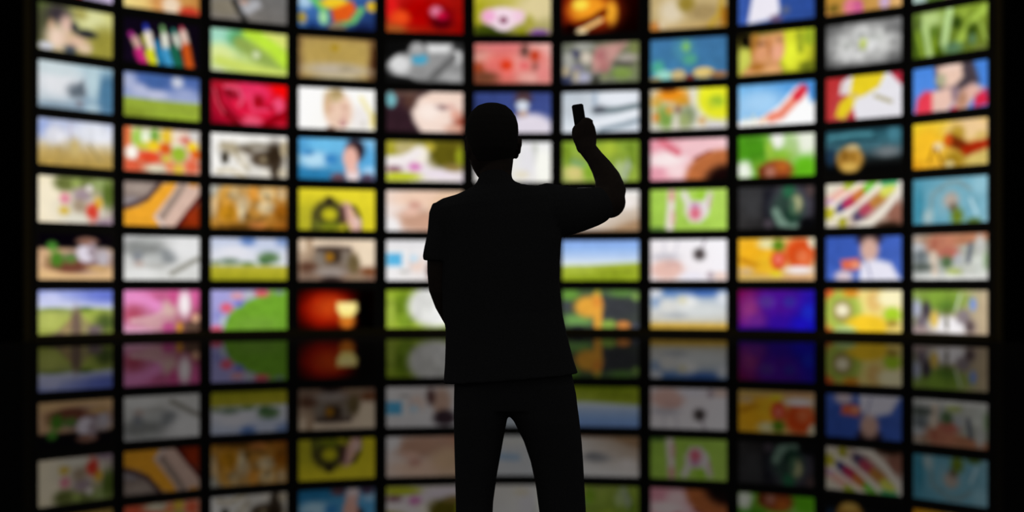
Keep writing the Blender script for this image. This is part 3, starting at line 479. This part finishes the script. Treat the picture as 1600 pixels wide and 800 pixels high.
 'g 88a048 c0b090 908088 b8a088; e .4 .2 .34 .26 7c9c38 .5; e .46 .36 .1 .14 587a2c .6; l .06 58602c .46 .4 .46 .85; e .05 .4 .06 .2 a8acc4 .6; e .18 .44 .065 .2 443c46 .5; e .12 .7 .06 .16 706470 .6; e .5 .78 .28 .2 f0ecee .4; e .29 .64 .055 .18 e2c058 .5; e .68 .58 .09 .16 887c80 .5; e .77 .78 .07 .14 605050 .5; l .05 c0cca8 .64 .1 .58 .45; e .81 .3 .045 .14 8098d4 .5; e .94 .55 .06 .5 c0ac8c .5; e .46 .72 .025 .16 787464; e .1 .9 .1 .1 a89090 .6; e .3 .96 .3 .05 b0a498 .6; n .08 12 6'),
]

# shared parts of a screen, in the screen's own frame: x across, y away from the room, z up from its lower edge
BEZ_W, BEZ_H = PITCH_W - 0.030, PITCH_H - 0.008
def housing_mesh():
    bm = bmesh.new()
    add_box(bm, (-BEZ_W / 2 + 0.02, 0.02, 0.02), (BEZ_W / 2 - 0.02, HOUSE_D, BEZ_H - 0.02))
    bmesh.ops.bevel(bm, geom=bm.edges[:], offset=0.01, segments=1, affect='EDGES')
    bmesh.ops.recalc_face_normals(bm, faces=bm.faces)
    me = bpy.data.meshes.new('housing')
    bm.to_mesh(me)
    bm.free()
    me.materials.append(M_HOUSING)
    return me

def bezel_mesh():
    """A frame of four mitred rails, proud of the picture by a centimetre."""
    bm = bmesh.new()
    mz = (BEZ_H - PIC_H) / 2
    xo, xi = BEZ_W / 2, PIC_W / 2 - 0.004
    def loop(x, z0, z1, y):
        return [bm.verts.new(p) for p in ((-x, y, z0), (x, y, z0), (x, y, z1), (-x, y, z1))]
    ls = [loop(xo, 0, BEZ_H, 0.04), loop(xo, 0, BEZ_H, -0.006), loop(xo - 0.006, 0.006, BEZ_H - 0.006, -0.012),
          loop(xi + 0.006, mz - 0.006 + 0.004, BEZ_H - mz + 0.006 - 0.004, -0.012), loop(xi, mz + 0.004, BEZ_H - mz - 0.004, -0.006), loop(xi, mz + 0.004, BEZ_H - mz - 0.004, 0.04)]
    for a, b in zip(ls, ls[1:] + ls[:1]):
        for i in range(4):
            bm.faces.new((a[i], a[(i + 1) % 4], b[(i + 1) % 4], b[i]))
    bmesh.ops.recalc_face_normals(bm, faces=bm.faces)
    me = bpy.data.meshes.new('bezel')
    bm.to_mesh(me)
    bm.free()
    me.materials.append(M_BEZEL)
    return me

HOUSING, BEZEL = housing_mesh(), bezel_mesh()

def picture_mesh(text):
    img = paint(text)
    lin = np.where(img <= 0.04045, img / 12.92, ((img + 0.055) / 1.055) ** 2.4)
    mz = (BEZ_H - PIC_H) / 2
    pts = np.stack([(U - 0.5) * PIC_W, np.full(U.shape, 0.0), mz + (1 - V) * PIC_H], -1).reshape(-1, 3)
    n = NX + 1
    i = (np.arange(NY)[:, None] * n + np.arange(NX)[None, :]).ravel()
    quads = np.stack([i, i + n, i + n + 1, i + 1], -1)
    me = bpy.data.meshes.new('display')
    me.from_pydata(pts.tolist(), [], quads.tolist())
    at = me.color_attributes.new('picture', 'FLOAT_COLOR', 'POINT')
    at.data.foreach_set('color', np.concatenate([lin, np.ones(U.shape + (1,))], -1).astype(np.float32).ravel())
    me.materials.append(M_SCREEN)
    me.update()
    return me

GROUP = 'video screens on the curved wall'
for r, c, what, text in PICTURES:
    t = (c - 6) * DT
    x, y = ring(R, t)
    z = Z0 + (ROWS - r) * PITCH_H - (BEZ_H - PIC_H) / 2
    root = empty('video_screen', (x, y, z), -t)
    tag(root, 'video screen showing ' + what, 'screen', GROUP)
    link('housing', HOUSING, None, root)
    link('bezel', BEZEL, None, root)
    link('display', picture_mesh(text), None, root)

# ------------------------------------------------------------------ the man with the remote control
def P(px, py, dy=0.0):
    """A point dy metres behind the man's plane that lines up with a place in the photograph, as real coordinates."""
    d = D0 + dy
    return Vector(((px - 798) / FPX * d, d, CAM_H - (py - 449) / FPX * d))

def S(px, dy=0.0):
    return px / FPX * (D0 + dy)

def loft(bm, rings, cap=True):
    """rings: lists of the same number of points."""
    vs_ = [[bm.verts.new(p) for p in r] for r in rings]
    n = len(vs_[0])
    for a, b in zip(vs_, vs_[1:]):
        for i in range(n):
            bm.faces.new((a[i], a[(i + 1) % n], b[(i + 1) % n], b[i]))
    if cap:
        bm.faces.new(vs_[0])
        bm.faces.new(vs_[-1][::-1])

def slab_ring(L, Rr, half, dy=0.0, n=28, power=2.3, back=None):
    """A horizontal section given by its two outline points and its half depth (towards / away from the camera)."""
    a, b = P(*L, dy), P(*Rr, dy)
    c, h = (a + b) / 2, (b - a) / 2
    out = []
    for i in range(n):
        t = 2 * math.pi * i / n
        ct, st = math.cos(t), math.sin(t)
        e = 2 / power
        cx = math.copysign(abs(ct) ** e, ct)
        sy = math.copysign(abs(st) ** e, st)
        hd = half if sy > 0 or back is None else back
        out.append(c + h * cx + Vector((0, hd * sy, 0)))
    return out

def tube(bm, pts, n=16):
    """pts: (point, radius) or (point, radius across the view, radius in depth)."""
    rings = []
    for i, p in enumerate(pts):
        c = p[0]
        a = pts[max(i - 1, 0)][0]
        b = pts[min(i + 1, len(pts) - 1)][0]
        d = (b - a).normalized()
        u = d.cross(Vector((0, 1, 0)))
        if u.length < 0.2:
            u = d.cross(Vector((0, 0, 1)))
        u.normalize()
        v = d.cross(u).normalized()
        ru = p[1]
        rv = p[2] if len(p) > 2 else p[1]
        rings.append([c + u * ru * math.cos(2 * math.pi * k / n) + v * rv * math.sin(2 * math.pi * k / n) for k in range(n)])
    # rounded ends
    def dome(ring_, c, d, r):
        return [[c + (q - c) * s + d * r * e for q in ring_] for s, e in ((0.86, 0.5), (0.5, 0.86), (0.12, 0.99))]
    d0 = (pts[0][0] - pts[1][0]).normalized()
    d1 = (pts[-1][0] - pts[-2][0]).normalized()
    r0 = min(pts[0][1:])
    r1 = min(pts[-1][1:])
    rings = dome(rings[0], pts[0][0], d0, r0)[::-1] + rings + dome(rings[-1], pts[-1][0], d1, r1)
    loft(bm, rings)

def ball(bm, c, rx, ry, rz, rot=None):
    m = Matrix.Translation(c) @ (rot if rot else Matrix.Identity(4)) @ Matrix.Diagonal((rx, ry, rz, 1))
    bmesh.ops.create_uvsphere(bm, u_segments=16, v_segments=10, radius=1, matrix=m)

def union(name, bm, voxel, mat, parent, smooth=4, factor=0.5):
    """Fuse closed overlapping volumes into one continuous skin."""
    bmesh.ops.recalc_face_normals(bm, faces=bm.faces)
    me = bpy.data.meshes.new('source')
    bm.to_mesh(me)
    bm.free()
    o = bpy.data.objects.new('source', me)
    COL.objects.link(o)
    md = o.modifiers.new('fuse', 'REMESH')
    md.mode = 'VOXEL'
    md.voxel_size = voxel
    if smooth:
        sm = o.modifiers.new('soften', 'SMOOTH')
        sm.factor = factor
        sm.iterations = smooth
    dg = bpy.context.evaluated_depsgraph_get()
    res = bpy.data.meshes.new_from_object(o.evaluated_get(dg))
    bpy.data.objects.remove(o)
    res.name = name
    res.materials.clear()
    res.materials.append(mat)
    res.shade_smooth()
    ob = bpy.data.objects.new(name, res)
    COL.objects.link(ob)
    ob.parent = parent
    ob.matrix_parent_inverse = parent.matrix_world.inverted()
    return ob

BASE = Vector((P(800, 449).x, D0, 0))
man = empty('person', BASE)
bpy.context.view_layer.update()
tag(man, 'man in dark clothes seen from behind, raising a remote control before the screens', 'person')

# --- the head, in its own frame: face towards +y, turned a little to his left
HEAD = Matrix.Translation(P(768, 162)) @ Matrix.Rotation(math.radians(13), 4, 'Z')
PXM = FPX / D0
def hp(x, y, z):
    return HEAD @ Vector((x, y, z))

body = bmesh.new()
head_rings = []
for z, wd, f, b in ((-0.001, .022, .018, -.024), (-.008, .042, .040, -.046), (-.022, .058, .062, -.068), (-.042, .070, .079, -.087), (-.065, .0762, .088, -.097),
                    (-.09, .0775, .092, -.1), (-.115, .0755, .092, -.099), (-.14, .0715, .090, -.092), (-.160, .066, .089, -.078),
                    (-.18, .0595, .088, -.062), (-.198, .0505, .086, -.045), (-.213, .040, .083, -.028), (-.224, .029, .078, .0), (-.230, .016, .068, .03)):
    rr = []
    for k in range(28):
        t = 2 * math.pi * k / 28
        ct, st = math.cos(t), math.sin(t)
        e = 2 / 2.2
        y = math.copysign(abs(st) ** e, st)
        rr.append(hp(wd * math.copysign(abs(ct) ** e, ct), (f + b) / 2 + (f - b) / 2 * y, z))
    head_rings.append(rr)
loft(body, head_rings)
RZ = HEAD.to_3x3().to_4x4()
# nose, brow, cheeks, lips, chin
nose = [(hp(0, .088, -.098), .008), (hp(0, .100, -.115), .010), (hp(0, .112, -.134), .013), (hp(0, .106, -.145), .011)]
tube(body, nose, 10)
for s in (-1, 1):
    ball(body, hp(s * .013, .098, -.142), .009, .010, .008, RZ)
    ball(body, hp(s * .030, .0815, -.0955), .022, .008, .006, RZ)
    ball(body, hp(s * .036, .066, -.137), .024, .018, .024, RZ)
ball(body, hp(0, .090, -.170), .023, .009, .0055, RZ)
ball(body, hp(0, .088, -.180), .020, .010, .0065, RZ)
ball(body, hp(0, .080, -.212), .020, .013, .014, RZ)
# ears: rim and lobe
for s, out, yy in ((1, .0802, -.004), (-1, .0705, .012)):
    rim = []
    for k in range(13):
        t = math.radians(-70 + 290 * k / 12)
        rim.append((hp(s * (out + .0030 + .004 * math.sin(t)), yy - .006 + .017 * math.cos(t), -.132 + .027 * math.sin(t) - .001), .0050))
    tube(body, rim, 8)
    ball(body, hp(s * out, yy, -.134), .006, .016, .024, RZ)
    ball(body, hp(s * (out - .004), yy + .004, -.154), .009, .012, .013, RZ)
# neck
tube(body, [(P(776, 225, .0), .050, .056), (P(776.5, 250, -.005), .0500, .056), (P(775, 272, -.012), .0475, .054), (P(776, 292, -.018), .052, .056), (P(778, 316, -.015), .075, .075)], 20)
# torso and legs beneath the clothes
loft(body, [slab_ring((705, 312), (852, 312), .07), slab_ring((700, 340), (862, 340), .09), slab_ring((698, 400), (865, 400), .10), slab_ring((702, 470), (862, 470), .092),
            slab_ring((704, 540), (880, 540), .095), slab_ring((716, 600), (886, 600), .098), slab_ring((718, 640), (892, 640), .09)])
def leg_rings(table, shrink, depth_add=0.0):
    return [slab_ring((l + shrink, y), (r - shrink, y), h - S(shrink) + depth_add, dy) for y, l, r, h, dy in table]
LEFT_LEG = [(600, 709.8, 803, .100, 0), (648, 708.8, 794, .096, 0), (684, 709.5, 787, .090, .004), (742, 711, 776.5, .080, .008), (784, 712, 770.7, .074, .01), (840, 712.5, 768, .072, .008),
            (900, 713, 768, .074, -.005), (960, 713, 769, .073, -.012), (1020, 714, 770, .072, -.014), (1052, 714, 771, .074, -.014)]
RIGHT_LEG = [(600, 786, 897.2, .100, 0), (648, 794, 904.3, .096, 0), (658, 802.7, 905.5, .095, 0), (690, 818.5, 909, .090, .004), (721, 829, 911.2, .084, .006), (758, 837, 913.3, .078, .008),
             (800, 842.6, 915.6, .075, .01), (860, 848, 918.5, .073, .006), (920, 851, 921, .074, -.006), (980, 854, 923, .073, -.012), (1030, 856, 925, .072, -.014), (1052, 857, 926, .074, -.014)]
loft(body, leg_rings(LEFT_LEG, 8))
loft(body, leg_rings(RIGHT_LEG, 9))
# raised right arm
SH, EL, WR = P(855, 326), P(952, 312, .17), P(917, 231, .30)
arm = [(P(842, 328), S(34), .060), (P(870, 327, .05), S(34), .058), (P(905, 326, .10), S(28), .052), (P(934, 320, .15), S(24.5, .15), .048), (P(951.5, 312, .18), S(26.5, .18), .048),
       (P(954, 297, .20), S(24.5, .2), .046), (P(949.5, 279, .225), S(20.3, .22), .042), (P(940, 262, .25), S(16.8, .25), .036), (P(929, 246.5, .275), S(14, .27), .030), (P(918.5, 233, .295), S(14, .29), .026), (P(915, 222, .305), S(15, .3), .022)]
tube(body, arm, 20)
ball(body, P(953, 315, .18), S(25, .18), .046, S(26, .18))
# hand: a palm behind the remote, four fingers closed round it, the thumb up its side
HD = .31
tube(body, [(P(916, 232, HD - .005), S(15.5, HD), .020), (P(915, 220, HD), S(17.5, HD), .021), (P(914.5, 208, HD + .002), S(17.5, HD), .020), (P(915.5, 197, HD + .004), S(15, HD), .018), (P(917, 190, HD + .006), S(10, HD), .014)], 18)
for y, (rx, kx), rad in ((190.5, (922, 922.5), .0092), (200.5, (924, 924.5), .0095), (210.8, (924.5, 925.5), .0092), (220.5, (923.5, 925), .0082)):
    q = S(1, HD)
    tube(body, [(P(rx - 7, y + 1.5, HD + .004), rad), (P(kx + .3, y, HD + .014), rad * 1.08), (P(kx + .6, y - .5, HD + .036), rad), (P(kx - 4, y, HD + .057), rad * .98), (P(kx - 12, y + 1, HD + .062), rad * .92), (P(kx - 19, y + 2, HD + .061), rad * .82)], 12)
tube(body, [(P(906, 224, HD + .0), .017), (P(899.5, 214, HD + .004), .0125), (P(898.0, 207, HD + .010), .0104), (P(898.3, 202.5, HD + .014), .0100), (P(900, 198.5, HD + .0165), .0088)], 12)
# lowered left arm, forearm across the front, hand at the trouser pocket
larm = [(P(712, 346), .046), (P(698, 356), S(23), .048), (P(690, 390), S(23), .050), (P(690, 425, .005), S(22.5), .046), (P(691.5, 450, .012), S(22), .044), (P(699, 474, .035), S(20.2), .040), (P(710, 496, .07), S(18.5, .07), .036),
        (P(722, 520, .105), S(16, .1), .031), (P(732, 542, .135), S(13, .13), .024), (P(736, 552, .142), S(12, .14), .020)]
tube(body, larm, 18)
tube(body, [(P(734, 549, .142), S(13, .14), .017), (P(741, 566, .155), S(18, .15), .016), (P(745, 580, .160), S(18, .15), .014)], 16)
for k, (dx, ln, rad) in enumerate(((-13, 27, .0080), (-4, 34, .0088), (6, 36, .0090), (16, 32, .0088))):
    x0, y0 = 745 + dx, 580 - abs(dx) * .15
    tube(body, [(P(x0, y0 - 6, .158), rad), (P(x0 + 3, y0 + ln * .35, .163), rad), (P(x0 + 5, y0 + ln * .72, .158), rad * .93), (P(x0 + 5.5, y0 + ln, .150), rad * .82)], 12)
tube(body, [(P(744, 560, .158), .012), (P(760, 566, .170), .0105), (P(769, 577, .172), .0095), (P(773, 588, .166), .0085)], 12)
# feet inside the shoes
for cx in (742, 892):
    tube(body, [(P(cx, 1040, -.01), .040, .045), (P(cx, 1052, 0), .038, .05)], 12)
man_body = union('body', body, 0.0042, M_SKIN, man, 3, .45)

# --- eyes
for s in (-1, 1):
    bm = bmesh.new()
    ball(bm, hp(s * .031, .0795, -.110), .0125, .010, .0062, RZ)
    ey = from_bm('eye', bm, M_EYE, man, True)
    ey.matrix_parent_inverse = man.matrix_world.inverted()
    bm = bmesh.new()
    ball(bm, hp(s * .031, .0888, -.110), .0050, .0018, .0050, RZ)
    ir = from_bm('iris', bm, M_IRIS, ey, True)

# --- close-cropped hair: a thin cap over the crown and the back of the head
hair = bmesh.new()
hr = []
for z, wd, f, b, line in ((.0012, .020, .016, -.023, .05), (-.007, .0434, .042, -.0478, .05), (-.022, .0596, .064, -.0699, .060), (-.042, .0716, .081, -.0889, .074), (-.065, .0778, .090, -.0990, .058),
                          (-.09, .0790, .094, -.1020, .036), (-.115, .0770, .094, -.1010, .014), (-.14, .0726, .090, -.0940, -.022), (-.160, .0668, .089, -.0795, -.03), (-.180, .0599, .088, -.0630, -.036)):
    rr = []
    for k in range(36):
        t = 2 * math.pi * k / 36
        ct, st = math.cos(t), math.sin(t)
        e = 2 / 2.2
        x = wd * math.copysign(abs(ct) ** e, ct)
        y = (f + b) / 2 + (f - b) / 2 * math.copysign(abs(st) ** e, st)
        if y > line:                      # the hairline
            y, x = line, x * .96
        rr.append(hp(x, y, z))
    hr.append(rr)
loft(hair, hr)
union('hair', hair, 0.004, M_HAIR, man, 2, .4)

# --- shirt: torso, collar and short sleeves
sh = bmesh.new()
loft(sh, [slab_ring((746, 283), (806, 284), .062, -.012), slab_ring((741, 290), (815, 288), .070, -.01), slab_ring((720, 302), (832, 290.5), .085, -.005), slab_ring((694, 312), (850, 292), .098), slab_ring((678, 326), (864, 304), .108),
          slab_ring((678, 345), (874, 330), .116), slab_ring((686, 375), (877, 372), .12), slab_ring((688, 410), (874.5, 410), .122), slab_ring((689, 445), (874.2, 443), .120),
          slab_ring((692, 490), (879, 490), .118), slab_ring((696, 514), (883.5, 512), .120), slab_ring((696, 540), (889.5, 537), .122),
          slab_ring((695, 570), (896, 562), .126), slab_ring((692.8, 599), (903.2, 583), .130)])
tube(sh, [(P(775, 276, -.010), .0490, .060), (P(774, 287, -.014), .060, .066), (P(776, 296, -.014), .068, .072)], 24)
# slope of the left shoulder and the hanging sleeve
tube(sh, [(P(758, 318), .060), (P(742, 322), S(29), .060), (P(722, 329), S(27), .058), (P(698.5, 336), S(27), .057)], 18)
loft(sh, [slab_ring((676, 318), (712, 312), .050), slab_ring((670.5, 332), (718, 330), .058), slab_ring((668, 365), (716, 365), .062), slab_ring((663, 386), (715, 386), .062), slab_ring((660.5, 400), (715, 402), .061), slab_ring((661.5, 406.5), (715, 409), .060)])
# raised sleeve
tube(sh, [(P(828, 332), S(38), .085), (P(856, 331, .02), S(45.5), .084), (P(880, 330, .05), S(40.5), .074), (P(905, 328, .10), S(35), .064), (P(926, 323.5, .14), S(30.5, .14), .058), (P(934, 320.5, .155), S(29, .15), .055)], 22)
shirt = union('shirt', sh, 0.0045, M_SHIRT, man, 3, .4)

# --- trousers
tr = bmesh.new()
loft(tr, [slab_ring((716, 560), (885, 560), .104), slab_ring((709.8, 596), (893.8, 585), .104), slab_ring((709, 625), (900.8, 618), .102), slab_ring((709, 640), (903, 640), .097)])
loft(tr, leg_rings(LEFT_LEG, 0))
loft(tr, leg_rings(RIGHT_LEG, 0))
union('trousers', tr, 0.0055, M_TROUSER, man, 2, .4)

# --- shoes
for cx, turn in ((742, 8), (892, -8)):
    c = P(cx, 1060, 0)
    M = Matrix.Translation((c.x, D0 - .03, 0)) @ Matrix.Rotation(math.radians(turn), 4, 'Z')
    bm = bmesh.new()
    rings = []
    for y, wd, h in ((-.075, .026, .060), (-.06, .034, .085), (-.02, .036, .092), (.03, .038, .082), (.08, .043, .064), (.13, .047, .052), (.175, .043, .042), (.2, .028, .034)):
        rings.append([M @ Vector((wd * math.cos(2 * math.pi * k / 16), y, .022 + (h / 2 - .005) * (1 + math.sin(2 * math.pi * k / 16)))) for k in range(16)])
    loft(bm, rings)
    o = union('shoe', bm, .005, M_SHOE, man, 2, .4)
    bm = bmesh.new()
    outl = [(-.078, 0), (-.07, .03), (-.02, .036), (.05, .04), (.13, .049), (.18, .044), (.207, .02)]
    pts = [(x, y) for y, x in outl] + [(-x, y) for y, x in outl[::-1] if x > 0]
    lo = [bm.verts.new(M @ Vector((x, y, 0))) for x, y in pts]
    hi = [bm.verts.new(M @ Vector((x, y, .024))) for x, y in pts]
    bm.faces.new(lo)
    bm.faces.new(hi[::-1])
    for k in range(len(lo)):
        bm.faces.new((lo[k], lo[(k + 1) % len(lo)], hi[(k + 1) % len(lo)], hi[k]))
    so = from_bm('sole', bm, M_SOLE, o)

# --- the remote control in his hand
RD = HD + .0375
a, b = P(902, 163.4, RD), P(911.5, 226, RD)
axis = (a - b)
length = axis.length
zx = axis.normalized()
yx = Vector((0, 1, 0)) - zx * zx.y
yx.normalize()
xx = yx.cross(zx)
RM = Matrix((xx, yx, zx)).transposed().to_4x4()
RM.translation = b
remote = bpy.data.objects.new('remote_control', None)
COL.objects.link(remote)
remote.matrix_world = RM
remote.empty_display_size = .05
tag(remote, 'slim black remote control gripped upright in the man\'s raised hand', 'remote control')
RW = S(9, RD)
bm = bmesh.new()
add_box(bm, (-RW, -.009, 0), (RW, .009, length))
bmesh.ops.bevel(bm, geom=bm.edges[:], offset=.003, segments=2, affect='EDGES')
from_bm('casing', bm, M_REMOTE, remote)
bm = bmesh.new()
add_box(bm, (-RW * .6, -.004, length - .001), (RW * .6, .004, length + .0008))
from_bm('infrared_window', bm, M_EYE if False else M_BUTTON, remote)
bm = bmesh.new()
bmesh.ops.create_cone(bm, cap_ends=True, segments=12, radius1=.0042, radius2=.0036, depth=.003)
bmesh.ops.rotate(bm, verts=bm.verts, matrix=Matrix.Rotation(-math.pi / 2, 3, 'X'))
btn = bpy.data.meshes.new('button')
bm.to_mesh(btn)
bm.free()
btn.materials.append(M_BUTTON)
for r in range(5):
    for c in range(3):
        o = link('button', btn, None, remote)
        o.location = ((c - 1) * RW * .6, .010, length - .018 - r * .013)
